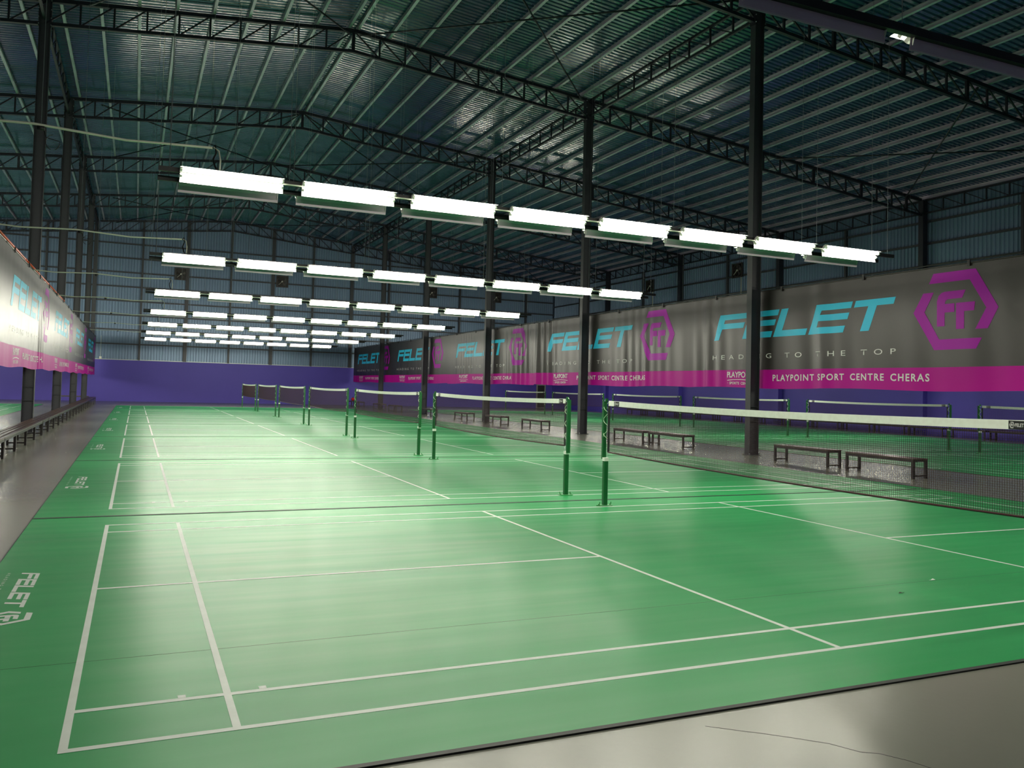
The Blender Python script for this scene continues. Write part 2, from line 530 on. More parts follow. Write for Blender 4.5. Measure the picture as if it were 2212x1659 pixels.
# ------------------------------------------------------------------ printed letters (polygons measured on the banner, metres)
FELET = [
    [(0.0, 0.0), (0.31, 0.76), (1.48, 0.76), (1.42, 0.6), (0.49, 0.6), (0.45, 0.49), (1.36, 0.49), (1.29, 0.33), (0.385, 0.33), (0.25, 0.0)],
    [(1.25, 0.0), (1.56, 0.76), (2.73, 0.76), (2.67, 0.6), (1.75, 0.6), (1.70, 0.49), (2.61, 0.49), (2.55, 0.33), (1.64, 0.33), (1.58, 0.17), (2.48, 0.17), (2.42, 0.0)],
    [(2.5, 0.0), (2.81, 0.76), (3.07, 0.76), (2.83, 0.17), (3.73, 0.17), (3.67, 0.0)],
    [(3.76, 0.0), (4.07, 0.76), (5.21, 0.76), (5.15, 0.6), (4.25, 0.6), (4.2, 0.49), (5.1, 0.49), (5.04, 0.33), (4.14, 0.33), (4.08, 0.17), (4.97, 0.17), (4.91, 0.0)],
    [(6.44, 0.76), (6.38, 0.6), (5.92, 0.6), (5.69, 0.0), (5.43, 0.0), (5.67, 0.6), (5.24, 0.6), (5.30, 0.76)],
]
HEX = [
    [(7.29, 0.96), (7.4, 1.18), (8.39, 1.18), (8.88, 0.32), (8.65, -0.11), (8.39, -0.11), (8.62, 0.33), (8.26, 0.96)],
    [(6.91, 0.33), (7.15, 0.76), (7.41, 0.76), (7.18, 0.33), (7.55, -0.3), (8.53, -0.3), (8.41, -0.53), (7.42, -0.53)],
    [(7.49, -0.01), (7.49, 0.55), (7.53, 0.67), (7.60, 0.73), (7.68, 0.75), (8.17, 0.75), (8.09, 0.58), (7.76, 0.58), (7.70, 0.55), (7.68, 0.48),
     (7.91, 0.48), (7.91, 0.29), (7.68, 0.29), (7.68, -0.01)],
    [(7.95, -0.09), (7.95, 0.48), (8.38, 0.48), (8.36, 0.29), (8.14, 0.29), (8.14, -0.09)],
]
def text_mesh(body, u0, u1, v0, v1, bold=0.0, spacing=1.0):
    cu = bpy.data.curves.new('t', 'FONT')
    cu.body = body
    cu.size = 1.0
    cu.space_character = spacing
    cu.offset = bold
    cu.space_word = 1.0 if spacing > 2 else 1.7
    cu.resolution_u = 3
    ob = bpy.data.objects.new('t', cu)
    COL.objects.link(ob)
    bpy.context.view_layer.update()
    me = bpy.data.meshes.new_from_object(ob)
    vs_ = [(v.co.x, v.co.y) for v in me.vertices]
    fs_ = [tuple(p.vertices) for p in me.polygons]
    bpy.data.objects.remove(ob, do_unlink=True)
    bpy.data.curves.remove(cu)
    bpy.data.meshes.remove(me)
    xs, ys = [v[0] for v in vs_], [v[1] for v in vs_]
    ax, bx, ay, by = min(xs), max(xs), min(ys), max(ys)
    return [(u0 + (x - ax) / (bx - ax) * (u1 - u0), v0 + (y - ay) / (by - ay) * (v1 - v0)) for x, y in vs_], fs_
def polys(lst):
    vs_, fs_ = [], []
    for p in lst:
        fs_.append(tuple(range(len(vs_), len(vs_) + len(p))))
        vs_ += p
    return vs_, fs_
def sliced(geom, ulines, vlines):
    """flat print geometry cut along a grid, so that it can follow the folds of the cloth"""
    bm = bmesh.new()
    vv = [bm.verts.new((x, y, 0)) for x, y in geom[0]]
    for f in geom[1]:
        try:
            bm.faces.new([vv[i] for i in f])
        except ValueError:
            pass
    bmesh.ops.triangulate(bm, faces=bm.faces[:])
    us = [v.co.x for v in bm.verts]
    ws = [v.co.y for v in bm.verts]
    for u in ulines:
        if min(us) < u < max(us):
            bmesh.ops.bisect_plane(bm, geom=bm.verts[:] + bm.edges[:] + bm.faces[:], plane_co=(u, 0, 0), plane_no=(1, 0, 0))
    for w in vlines:
        if min(ws) < w < max(ws):
            bmesh.ops.bisect_plane(bm, geom=bm.verts[:] + bm.edges[:] + bm.faces[:], plane_co=(0, w, 0), plane_no=(0, 1, 0))
    bmesh.ops.triangulate(bm, faces=bm.faces[:])
    bm.verts.index_update()
    for f in bm.faces:
        f.normal_update()
    out = [(v.co.x, v.co.y) for v in bm.verts], [tuple(v.index for v in (f.verts if f.normal.z > 0 else reversed(f.verts))) for f in bm.faces]
    bm.free()
    return out

T_HEAD = text_mesh('HEADING TO THE TOP', -0.05, 6.45, -0.59, -0.455, 0.0, 2.1)
T_CENTRE = text_mesh('PLAYPOINT SPORT CENTRE CHERAS', 2.51, 7.31, -1.22, -1.045, 0.022, 1.25)
T_PLAY = text_mesh('PLAYPOINT', 0.61, 1.78, -1.14, -0.96, 0.02, 0.95)
T_SUB = text_mesh('\u00b7 SPORTS CENTER \u00b7', 0.64, 1.75, -1.345, -1.265, 0.02, 1.1)
SWOOSH = polys([[(0.62, -1.215), (0.9, -1.195), (1.2, -1.187), (1.5, -1.195), (1.78, -1.215), (1.78, -1.235), (1.5, -1.214), (1.2, -1.206), (0.9, -1.214), (0.62, -1.235)]])

# ------------------------------------------------------------------ court mats
MAT_T = 0.006
LINES = [('baseline', 0, .04, 0, 6.1), ('baseline', 13.36, 13.4, 0, 6.1),
         ('sideline', 0, 13.4, 0, .04), ('sideline', 0, 13.4, .46, .5), ('sideline', 0, 13.4, 5.6, 5.64), ('sideline', 0, 13.4, 6.06, 6.1),
         ('service_line', .76, .80, 0, 6.1), ('service_line', 12.6, 12.64, 0, 6.1),
         ('service_line', 4.68, 4.72, 0, 6.1), ('service_line', 8.68, 8.72, 0, 6.1),
         ('centre_line', 0, 4.68, 3.03, 3.07), ('centre_line', 8.72, 13.4, 3.03, 3.07),
         ('test_mark', .53, .57, .5, .54), ('test_mark', .95, .99, .5, .54)]
court = thing('court_mat', '', 'court mat', (0, 0, 0))
build(MB().box(-0.80, 14.20, -0.540, 6.705, 0.0, MAT_T), 'mat_sheet', 'mat', court)
build(MB().box(-0.81, 14.21, -0.575, -0.540, 0.0, MAT_T + 0.004).box(-0.81, 14.21, 6.705, 6.732, 0, MAT_T + 0.004)
      .box(-0.81, -0.800, -0.540, 6.705, 0, MAT_T + 0.002).box(14.200, 14.21, -0.540, 6.705, 0, MAT_T + 0.002), 'edge_binding', 'mat_edge', court)
for y in (1.26,):                 # weld seam between the vinyl rolls
    build(MB().box(-0.80, 14.20, y - 0.0015, y + 0.0015, MAT_T, MAT_T + 0.0005), 'seam', 'mat_edge', court)
for i, (nm, x0, x1, y0, y1) in enumerate(LINES):
    build(MB().box(x0, x1, y0, y1, MAT_T, MAT_T + 0.0009 + 0.00005 * i), nm, 'line', court)
FS = 0.181
def floor_print(geom, name):
    vs_ = [(-0.572 + v * FS * 1.03, 3.80 - u * FS, MAT_T + 0.0012) for u, v in geom[0]]
    return build(MB().add(vs_, geom[1]), name, 'floor_print', court)
floor_print(polys(FELET), 'logo_lettering')
floor_print(polys(HEX), 'logo_emblem')
floor_print(T_HEAD, 'logo_motto')
def mat_label(j, hall):
    where = {'c': 'central hall', 'r': 'right-hand hall', 'l': 'left-hand hall'}[hall]
    return 'green badminton court mat with white lines, %s from the camera, %s' % (ORD[j] if j else 'nearest', where)
first = True
for hall, x0, yo, js in (('c', 0.0, 0.0, range(7)), ('r', 19.05, 0.30, range(7)), ('l', -19.05, 0.30, range(2, 7))):
    for j in js:
        place(court, not first, (x0, yo + j * PITCH_C, 0), mat_label(j, hall), 'badminton court mats')
        first = False

# ------------------------------------------------------------------ fluorescent light rows
TILT = math.radians(44)
nv = Vector((0, -math.cos(TILT), -math.sin(TILT)))       # the way a camera-facing light shines
tv = Vector((0, -math.sin(TILT), math.cos(TILT)))
LEN = 1.265
def P3(x, s, n):
    return Vector((x, 0, 0)) + tv * s + nv * n
prof_front = [(-0.112, 0.078), (-0.108, 0.070), (-0.062, 0.012), (-0.05, 0.0), (-0.008, 0.0), (0.0, 0.018), (0.008, 0.0), (0.05, 0.0), (0.062, 0.012), (0.108, 0.070), (0.112, 0.078)]
prof_back = [(s, n - 0.006 if abs(s) > 0.06 else -0.03) for s, n in reversed(prof_front) if not abs(s) < 0.04]
def reflector_geo(mb, prof):
    return mb.extrude(prof, lambda p: P3(-LEN / 2, *p), lambda p: P3(LEN / 2, *p), closed=False)
def tubes_geo(mb, s, r=0.014, lit=True):
    """a tube of six faces: the three that look out of the reflector glow, the coated rear ones do not"""
    a = [math.radians(60 * i - 90) for i in (range(4) if lit else range(3, 7))]
    prof = [(s + r * math.sin(t), 0.034 + r * math.cos(t)) for t in a]
    return mb.extrude(prof, lambda p: P3(LEN / 2 - 0.03, *p), lambda p: P3(-LEN / 2 + 0.03, *p), closed=False)
ref_me = reflector_geo(MB(), prof_front).mesh('reflector', 'reflector')
back_me = reflector_geo(MB(), prof_back).mesh('housing', 'reflector_back')
tube_me = []
for s in (-0.040, 0.040):
    tm = tubes_geo(tubes_geo(MB(), s), s, lit=False).mesh('tube', 'tube')
    tm.materials.append(M['holder'])
    for p in tm.polygons:
        p.material_index = 0 if p.index < 3 else 1
    tube_me.append(tm)
holder_me = MB()
for s in (-0.04, 0.04):
    a = [P3(-0.012, s - 0.018, 0.0), P3(0.012, s - 0.018, 0.0), P3(0.012, s + 0.018, 0.0), P3(-0.012, s + 0.018, 0.0)]
    holder_me.add(a + [p + nv * 0.052 for p in a], [(0, 3, 2, 1), (4, 5, 6, 7), (0, 1, 5, 4), (1, 2, 6, 5), (2, 3, 7, 6), (3, 0, 4, 7)])
# closing plate of the housing
pp = [(0.105, 0.044), (0.062, -0.03), (-0.062, -0.03), (-0.105, 0.044), (-0.05, 0.0), (0.05, 0.0)]
holder_me.extrude(pp, lambda p: P3(-0.002, *p), lambda p: P3(0.002, *p))
holder_me = holder_me.mesh('lamp_holder', 'holder')
lamp = thing('fluorescent_light', '', 'light')
inst('reflector', ref_me, lamp)
inst('housing', back_me, lamp)
for me in tube_me:
    inst('tube', me, lamp)
inst('lamp_holder', holder_me, lamp, (-LEN / 2 + 0.015, 0, 0))
inst('lamp_holder', holder_me, lamp, (LEN / 2 - 0.015, 0, 0))
# the same light as one mesh for the rows that stay hidden behind the banners
one = MB()
reflector_geo(one, prof_front)
nf0 = len(one.f)
tubes_geo(one, 0.0, 0.028)
nf1 = len(one.f)
reflector_geo(one, prof_back)
one_me = one.mesh('fluorescent_light', 'reflector')
one_me.materials.append(M['tube'])
one_me.materials.append(M['reflector_back'])
for p in one_me.polygons:
    p.material_index = 0 if p.index < nf0 else (1 if p.index < nf1 else 2)

first = True
def add_light(x, y, z, facing, label, group):
    global first
    o = place(lamp, not first, (x, y, z), label, group)
    o.rotation_euler = (0, 0, 0 if facing == 'front' else math.pi)
    first = False
    return o
X_F = [0.665 + LEN / 2 + 1.505 * i for i in range(8)]
wire_seg = {}
for k in range(8):
    yc = 6.69 + PITCH_C * (k - 1) if k else -0.28
    rown = 'unlit-looking row above the camera' if k == 0 else '%s light row' % (['nearest', 'second', 'third', 'fourth', 'fifth', 'sixth', 'farthest'][k - 1])
    fr = thing('light_rail', 'black steel rails hung on wires carrying the %s' % ('dark lights at the top right' if k == 0 else rown), 'light rail', (0, yc, 0), group='light rails')
    ends = (0.42, 12.95)
    spec = [(0.17, 4.250)] if k == 0 else [(-0.17, 4.290), (0.17, 4.250)]
    for (dy, z) in spec:
        build(MB().box(ends[0], ends[1], dy - 0.022, dy + 0.022, z - 0.03, z + 0.03), 'rail', 'rail', fr)
        for x in (0.55, 2.07, 5.07, 8.09, 11.10, 12.8):
            build(MB().tube([(x, dy, z + 0.03), (x, dy, ztop(x) - 0.02)], 0.0035, 4, False), 'hanging_wire', 'wire', fr)
    if k:
        for i in range(7):
            x0, x1 = X_F[i] + LEN / 2 - 0.01, X_F[i + 1] - LEN / 2 + 0.01
            build(MB().tube([(x0, -0.225, 4.262), (x1, -0.225, 4.262)], 0.011, 8), 'cable_sleeve', 'pvc', fr, smooth=True)
    for i, x in enumerate(X_F):
        pos = '%s from the left' % ORD[i]
        if k:
            add_light(x, yc - 0.228, 4.272, 'front', 'glowing twin-tube light facing the camera, %s in the %s' % (pos, rown), 'camera-facing fluorescent lights')
        add_light(x, yc + 0.228, 4.235 if k else 4.27, 'rear',
                  'twin-tube light seen from behind, %s, %s' % (pos, rown if k else 'dark row at the top right'), 'rear-facing fluorescent lights')
for hall, xo in (('right', 19.05), ('left', -19.05)):
    for k in (range(1, 8, 2) if hall == 'right' else range(1, 8)):      # only every other row is switched on in the right-hand hall
        yc = 6.99 + PITCH_C * (k - 1)
        for i, x in enumerate(X_F):
            for s, fc in ((-1, 'near'), (1, 'far')):
                o = inst('fluorescent_light', one_me, None, (x + xo, yc + s * 0.228, 4.26), (0, 0, 0 if s < 0 else math.pi))
                tag(o, 'twin-tube light hidden behind the %s banner, %s side of row %s, %s along' % (hall, fc, ORD[k - 1], ORD[i]), 'light', 'lights of the %s hall' % hall)
        o = thing('light_rail', 'black rail carrying the %s light row behind the %s banner' % (ORD[k - 1], hall), 'light rail', (xo, yc, 0), group='light rails')
        for dy in (-0.187, 0.187):
            build(MB().box(0.42, 12.95, dy - 0.022, dy + 0.022, 4.26, 4.32), 'rail', 'rail', o)
            for x in (0.55, 5.07, 8.09, 12.8):
                build(MB().tube([(x, dy, 4.32), (x, dy, ztop(x + xo) - 0.02)], 0.0035, 4, False), 'hanging_wire', 'wire', o)

# feed conduits from the left
for k in range(1, 8):
    yc = 6.69 + PITCH_C * (k - 1) - 0.05
    t = thing('cable_conduit', 'white plastic cable conduit feeding the %s light row from the left' % (['nearest', 'second', 'third', 'fourth', 'fifth', 'sixth', 'farthest'][k - 1]),
              'conduit', (0, yc, 0), group='feed conduits')
    pts = []
    for i in range(13):
        u = i / 12.0
        x = -5.0 + u * 6.05
        sag = 0.05 * (1 - abs(((u * 3) % 1) * 2 - 1))
        pts.append((x, 0, 4.66 + 0.02 * (1 - u) - sag))
    build(MB().tube(pts, 0.016, 8), 'pipe', 'pvc', t, smooth=True)
    build(MB().tube([(1.05, 0, 4.65), (1.08, 0, 4.70), (1.10, 0, 4.60), (1.06, -0.05, 4.50), (1.08, -0.10, 4.40), (1.11, -0.14, 4.34)], 0.012, 6), 'drop_cable', 'black', t, smooth=True)
    build(MB().tube([(1.06, 0, 4.67), (1.13, 0.0, 4.63), (1.15, -0.04, 4.50), (1.14, -0.10, 4.36)], 0.011, 6), 'drop_cable', 'pvc', t, smooth=True)
    build(MB().tube([(-0.93, 0, 4.625), (-0.85, 0, 4.625)], 0.026, 8), 'coupling', 'black', t, smooth=True)
    build(MB().tube([(-0.89, 0, 4.65), (-0.89, 0, ztop(-0.89) - 0.02)], 0.0035, 4, False), 'hanging_wire', 'wire', t)
    if k < 3:
        ring = [(-0.76 + 0.075 * math.sin(a), 0, 4.47 + 0.09 * math.cos(a)) for a in [i * 2 * math.pi / 14 for i in range(15)]]
        build(MB().tube([(-0.86, 0, 4.61), (-0.83, 0, 4.52)] + ring[3:], 0.005, 5), 'cable_loop', 'black', t, smooth=True)

# ------------------------------------------------------------------ banners
Z_BOT, Z_PINK, Z_TOPB = 1.90, 2.42, 4.64
PANEL_W = 10.86
U0 = -1.25
NU = 110
ULN = [U0 + PANEL_W * i / NU for i in range(NU + 1)]
VP = [Z_BOT + (Z_PINK - Z_BOT) * i / 4 for i in range(5)]
VK = [Z_PINK + (Z_TOPB - Z_PINK) * i / 14 for i in range(15)]
VLN = [z - 3.33 for z in VP[:-1] + VK]
PRINTS = [('brand_lettering', sliced(polys(FELET), ULN, VLN), 'cyan'), ('emblem', sliced(polys(HEX), ULN, VLN), 'logo_pink'),
          ('motto', sliced(T_HEAD, ULN, VLN), 'print_white'), ('venue_name', sliced(T_CENTRE, ULN, VLN), 'print_white'),
          ('venue_logo', sliced((T_PLAY[0] + T_SUB[0] + SWOOSH[0],
                                 T_PLAY[1] + [tuple(i + len(T_PLAY[0]) for i in f) for f in T_SUB[1]]
                                 + [tuple(i + len(T_PLAY[0]) + len(T_SUB[0]) for i in f) for f in SWOOSH[1]]), ULN, VLN), 'print_white')]
def fold(u, z, strength, seed, tuck):
    """how far the cloth stands out from its plane"""
    h = (Z_TOPB - z) / (Z_TOPB - Z_BOT)
    a = strength * (0.25 + 0.75 * h)
    w = 0.45 * math.sin(u * 3.1 + seed) + 0.30 * math.sin(u * 5.3 + seed * 2.3 + 0.5 * math.sin(z * 1.3 + seed)) + 0.25 * math.sin(u * 8.7 + seed * 1.7 + 0.7 * z)
    d = a * w
    for (uc, wd, amp, per) in tuck:
        e = math.exp(-((u - uc) / wd) ** 2)
        d += e * amp * (0.45 + 0.55 * h) * math.sin((u - uc) * 2 * math.pi / per + 0.4 * z)
    e0 = max(0.0, min(1.0, (u - U0) / 0.35, (U0 + PANEL_W - u) / 0.35))
    return d * e0 * e0 * (3 - 2 * e0)
def sagz(u, z, seed):
    """scalloped hem: the lower edge rides up and down a little"""
    h = (Z_TOPB - z) / (Z_TOPB - Z_BOT)
    return z + 0.02 * max(0.0, h - 0.75) * 4 * math.sin(u * 1.3 + seed)
def banner(plane_x, yF, direction, face, strength, seed, tuck, label, group, ulim=(U0, U0 + PANEL_W)):
    """direction: +1 reads towards +y, -1 towards -y; face: +1 shows towards +x"""
    t = thing('hanging_banner', label, 'banner', (plane_x, yF, 0), group=group)
    ZL = VP[:-1] + VK
    grid = [[fold(u, z, strength, seed, tuck) for z in ZL] for u in ULN]
    def W(u, v, off=0.0):
        z = v + 3.33
        a = min(max((u - U0) / PANEL_W * NU, 0.0), NU - 1e-6)
        i = int(a)
        j = 0
        while j < len(ZL) - 2 and z > ZL[j + 1]:
            j += 1
        a -= i
        b = min(max((z - ZL[j]) / (ZL[j + 1] - ZL[j]), 0.0), 1.0)
        d = (grid[i][j] * (1 - a) + grid[i + 1][j] * a) * (1 - b) + (grid[i][j + 1] * (1 - a) + grid[i + 1][j + 1] * a) * b
        return (face * (d + off), direction * u, sagz(u, z, seed))
    uu = [u for u in ULN if ulim[0] - 1e-6 <= u <= ulim[1] + 1e-6]
    def sheet(zs, name, m):
        vs_, fs_ = [], []
        n = len(uu)
        for z in zs:
            vs_ += [W(u, z - 3.33) for u in uu]
        for j in range(len(zs) - 1):
            for i in range(n - 1):
                a = j * n + i
                fs_.append((a, a + 1, a + n + 1, a + n))
        return build(MB().add(vs_, fs_), name, m, t, smooth=True)
    cloth = sheet(VK, 'cloth', 'banner')
    band = sheet(VP, 'pink_band', 'pink')
    for nm, (gv, gf), m in PRINTS:
        keep = {i for i, p in enumerate(gv) if ulim[0] <= p[0] <= ulim[1]}
        fs_ = [f for f in gf if all(i in keep for i in f)]
        if fs_:
            build(MB().add([W(u, v, 0.0045) for u, v in gv], fs_), nm, m, band if nm.startswith('venue') else cloth, smooth=True)
    # rolled top hem and tie cable
    build(MB().tube([W(u, Z_TOPB - 3.33 + 0.012, 0.0) for u in uu[::3] + [uu[-1]]], 0.022, 6), 'top_hem', 'banner', t, smooth=True)
    n = 4
    for i in range(n):
        u = uu[0] + (uu[-1] - uu[0]) * (i + 0.5) / n
        p = Vector(W(u, Z_TOPB - 3.33, 0.03))
        build(MB().box(p.x - 0.012, p.x + 0.012, p.y - 0.03, p.y + 0.03, p.z - 0.06, p.z + 0.07), 'tie', 'black', t)
    return t
CYR = {0: 'nearest', 1: 'second', 2: 'third', 3: 'fourth', 4: 'farthest'}
TUCKS = {0: [(-0.3, 1.1, 0.035, 0.55), (4.2, 0.5, 0.05, 0.8)], 1: [(-0.4, 1.3, 0.07, 0.5), (6.8, 1.5, 0.03, 0.45), (-1.05, 0.22, 0.14, 0.6)],
         2: [(8.3, 1.6, 0.06, 0.5), (1.6, 1.0, 0.03, 0.35)], 3: [], 4: []}
for i in range(5):
    yF = 15.97 + 10.86 * i if i < 4 else 59.2
    lim = (U0, U0 + PANEL_W) if i else (U0, 10.2)
    banner(16.66, yF, -1, -1, (0.022, 0.03, 0.022, 0.010, 0.008)[i], 1.3 + i * 2.1, TUCKS[i],
           'long black and magenta sponsor banner behind the right-hand columns, %s from the camera' % CYR[i], 'right-hand banners', lim)
for i in range(4):
    yF = 17.4 + 10.86 * i
    banner(-2.50, yF, 1, 1, (0.018, 0.02, 0.012, 0.01)[i], 4.7 + i * 1.9, [[(6.6, 0.9, 0.05, 0.42)], [(6.0, 0.5, 0.05, 0.4)], [], []][i],
           'black and magenta sponsor banner washed pale by glare, left side, %s from the camera' % CYR[i if i < 3 else 4], 'left-hand banners',
           (U0, U0 + PANEL_W) if i < 3 else (U0, 9.6))
banner(-2.50, 17.4 - 10.86, 1, 1, 0.018, 9.1, [], 'black and magenta sponsor banner on the left, just outside the frame', 'left-hand banners')
# cables the banners hang from
o = build(MB().tube([(16.64, y, 4.70 + 0.012 * math.sin(y)) for y in [3 + i * 1.2 for i in range(49)]], 0.014, 6), 'banner_cable', 'black', smooth=True)
tag(o, 'dark cable strung along the top of the right-hand banners', 'cable')
o = build(MB().tube([(-2.60, y, 4.69 + 0.008 * math.sin(y * 0.7)) for y in [3 + i * 1.2 for i in range(49)]], 0.013, 6), 'banner_cable', 'black', smooth=True)
tag(o, 'dark cable strung along the top of the left-hand banners', 'cable')
t = thing('banner_pipe', 'rusty red pipe running along the top of the left banner', 'pipe', (-2.535, 8.0, 4.745))
for i in range(4):
    build(MB().tube([(0, i * 6.0, 0), (0, i * 6.0 + 5.9, 0)], 0.030, 8), 'pipe_length', 'red_pipe', t, smooth=True)
    build(MB().tube([(0, i * 6.0 + 5.85, 0), (0, i * 6.0 + 6.05, 0)], 0.038, 8), 'pipe_socket', 'red_pipe', t, smooth=True)

# ------------------------------------------------------------------ nets and posts
NET_Y0, NET_Y1 = 0.02, 6.11
def top_z(y):
    u = (y - NET_Y0) / (NET_Y1 - NET_Y0)
    return 1.55 - 0.03 * 4 * u * (1 - u)
def bot_z(y):
    u = (y - NET_Y0) / (NET_Y1 - NET_Y0)
    return 0.795 - 0.03 * 4 * u * (1 - u)
net = thing('badminton_net', '', 'net', (6.7, 0, 0))
ys = [NET_Y0 + (NET_Y1 - NET_Y0) * i / 24 for i in range(25)]
vs_, fs_ = [], []
for y in ys:
    z = top_z(y)
    vs_ += [(-0.006, y, z), (0.006, y, z), (0.008, y, z - 0.075), (-0.008, y, z - 0.075)]
for i in range(24):
    a = 4 * i
    fs_ += [(a, a + 1, a + 5, a + 4), (a + 1, a + 2, a + 6, a + 5), (a + 2, a + 3, a + 7, a + 6), (a + 3, a, a + 4, a + 7)]
build(MB().add(vs_, fs_), 'top_tape', 'tape', net)
mesh_ = MB()
TH = 0.0011
n_v = int((NET_Y1 - NET_Y0) / 0.02)
for i in range(n_v + 1):
    y = NET_Y0 + (NET_Y1 - NET_Y0) * i / n_v
    mesh_.bar((0, y, bot_z(y)), (0, y, top_z(y) - 0.07), TH * 2, TH * 2, (1, 0, 0))
for j in range(1, 35):
    w = j / 35.0
    for a, b in zip(ys[:-1:3], ys[3::3]):
        mesh_.bar((0, a, bot_z(a) + (top_z(a) - 0.07 - bot_z(a)) * w), (0, b, bot_z(b) + (top_z(b) - 0.07 - bot_z(b)) * w), TH * 2, TH * 2)
tag(build(mesh_, 'net_mesh', 'net', net), kind='stuff')
build(MB().tube([(0, y, bot_z(y)) for y in ys], 0.011, 6), 'bottom_cord', 'netcord', net, smooth=True)
for ye in (NET_Y0, NET_Y1):
    build(MB().box(-0.006, 0.006, ye - 0.022, ye + 0.022, bot_z(ye), top_z(ye) - 0.07), 'side_tape', 'black', net)
for ya in (0.16, 5.90):
    patch = build(MB().box(-0.0095, 0.0095, ya - 0.065, ya + 0.065, top_z(ya) - 0.074, top_z(ya) - 0.006), 'brand_patch', 'black', net)
    g = polys(HEX)
    sc = 0.055 / 1.7
    for sx in (-1, 1):
        vs_ = [(sx * 0.0102, ya - sx * 0.058 + sx * (u - 6.9) * sc * 0.65, top_z(ya) - 0.05 + v * sc * 0.9) for u, v in g[0]]
        build(MB().add(vs_, g[1]), 'patch_emblem', 'print_white', patch)
        g2 = text_mesh('FELET', 0, 0.09, 0, 0.028, 0.02, 1.0)
        vs_ = [(sx * 0.0102, ya - sx * 0.012 + sx * u * 0.75, top_z(ya) - 0.054 + v) for u, v in g2[0]]
        build(MB().add(vs_, g2[1]), 'patch_lettering', 'print_white', patch)

post = thing('net_post', '', 'net post', (6.7, 6.17, 0))
def rounded(w, d, r, n=3):
    out = []
    for cx, cy, a0 in ((w - r, d - r, 0), (-w + r, d - r, 90), (-w + r, -d + r, 180), (w - r, -d + r, 270)):
        for i in range(n + 1):
            a = math.radians(a0 + 90 * i / n)
            out.append((cx + r * math.cos(a), cy + r * math.sin(a)))
    return out
def pillar(prof, z0, z1, mb=None):
    return (mb or MB()).extrude(prof, lambda p: (p[0], p[1], z0), lambda p: (p[0], p[1], z1))
build(pillar(rounded(0.034, 0.034, 0.012), 0.012, 0.68), 'lower_pole', 'post_green', post)
build(pillar(rounded(0.029, 0.029, 0.012), 0.68, 1.53), 'upper_pole', 'post_green', post)
build(pillar(rounded(0.037, 0.037, 0.013), 0.655, 0.705), 'collar', 'tape', post)
build(pillar(rounded(0.020, 0.020, 0.008), 1.53, 1.575), 'top_cap', 'post_green', post)
ov = [(0.13 * math.cos(a), 0.085 * math.sin(a)) for a in [i * 2 * math.pi / 20 for i in range(20)]]
plate = build(pillar(ov, 0.0, 0.012), 'base_plate', 'plate_green', post)
for x in (-0.095, 0.095):
    build(MB().tube([(x, 0, 0.012), (x, 0, 0.022), (x + 0.008, 0, 0.024), (x + 0.012, 0, 0.055)], [0.016, 0.016, 0.008, 0.008], 8), 'fixing_bolt', 'plate_green', plate)
build(pillar(rounded(0.016, 0.022, 0.006), 0.012, 0.24), 'ratchet_box', 'post_green', post)
bpy.data.objects[post.children[-1].name].location = (0, 0.05, 0)
hel = [(0.036 * math.cos(a), 0.036 * math.sin(a), 1.52 - 0.62 * i / 60) for i, a in enumerate([i * 2 * math.pi * 3.2 / 60 for i in range(61)])]
build(MB().tube(hel, 0.0045, 5), 'tie_cord', 'cord', post, smooth=True)
hel = [(0.036 * math.cos(a), 0.036 * math.sin(a), 1.50 - 0.52 * i / 50) for i, a in enumerate([2.2 - i * 2 * math.pi * 2.1 / 50 for i in range(51)])]
build(MB().tube(hel + [(hel[-1][0] * 1.3, hel[-1][1] * 1.6, hel[-1][2] - 0.03), (hel[-1][0] * 1.6, hel[-1][1] * 1.9, hel[-1][2] - 0.09)], 0.004, 5), 'tie_cord', 'cord', post, smooth=True)
build(MB().tube([(0.0, 0.0, 1.55), (0.0, 0.022, 1.56), (0.0, 0.05, 1.54)], 0.006, 5), 'tie_cord', 'cord', post, smooth=True)
build(MB().tube([(0.04, 0.0, 0.78), (0.046, 0, 0.77), (0.046, 0.02, 0.75), (0.04, 0.02, 0.72), (0.038, 0, 0.70)], 0.004, 5), 'hook', 'bolt', post, smooth=True)
first_n = first_p = True
for hall, x0, yo, js in (('c', 6.7, 0.0, range(7)), ('r', 25.75, 0.30, range(7))):
    for j in js:
        hl = 'central hall' if hall == 'c' else 'right-hand hall'
        nm = '%s court of the %s' % (ORD[j] if j else 'nearest', hl)
        yn = yo + j * PITCH_C + (0.08 if j else 0.0)
        place(net, not first_n, (x0, yn, 0), 'badminton net with white top tape on the ' + nm, 'badminton nets')
        first_n = False
        for ly, w, rz in ((-0.04, 'near', math.pi), (6.18, 'far', 0)):
            p = place(post, not first_p, (x0, yn + ly, MAT_T), 'green net post wound with cord, %s end, %s' % (w, nm), 'net posts')
            p.rotation_euler = (0, 0, rz)
            first_p = False

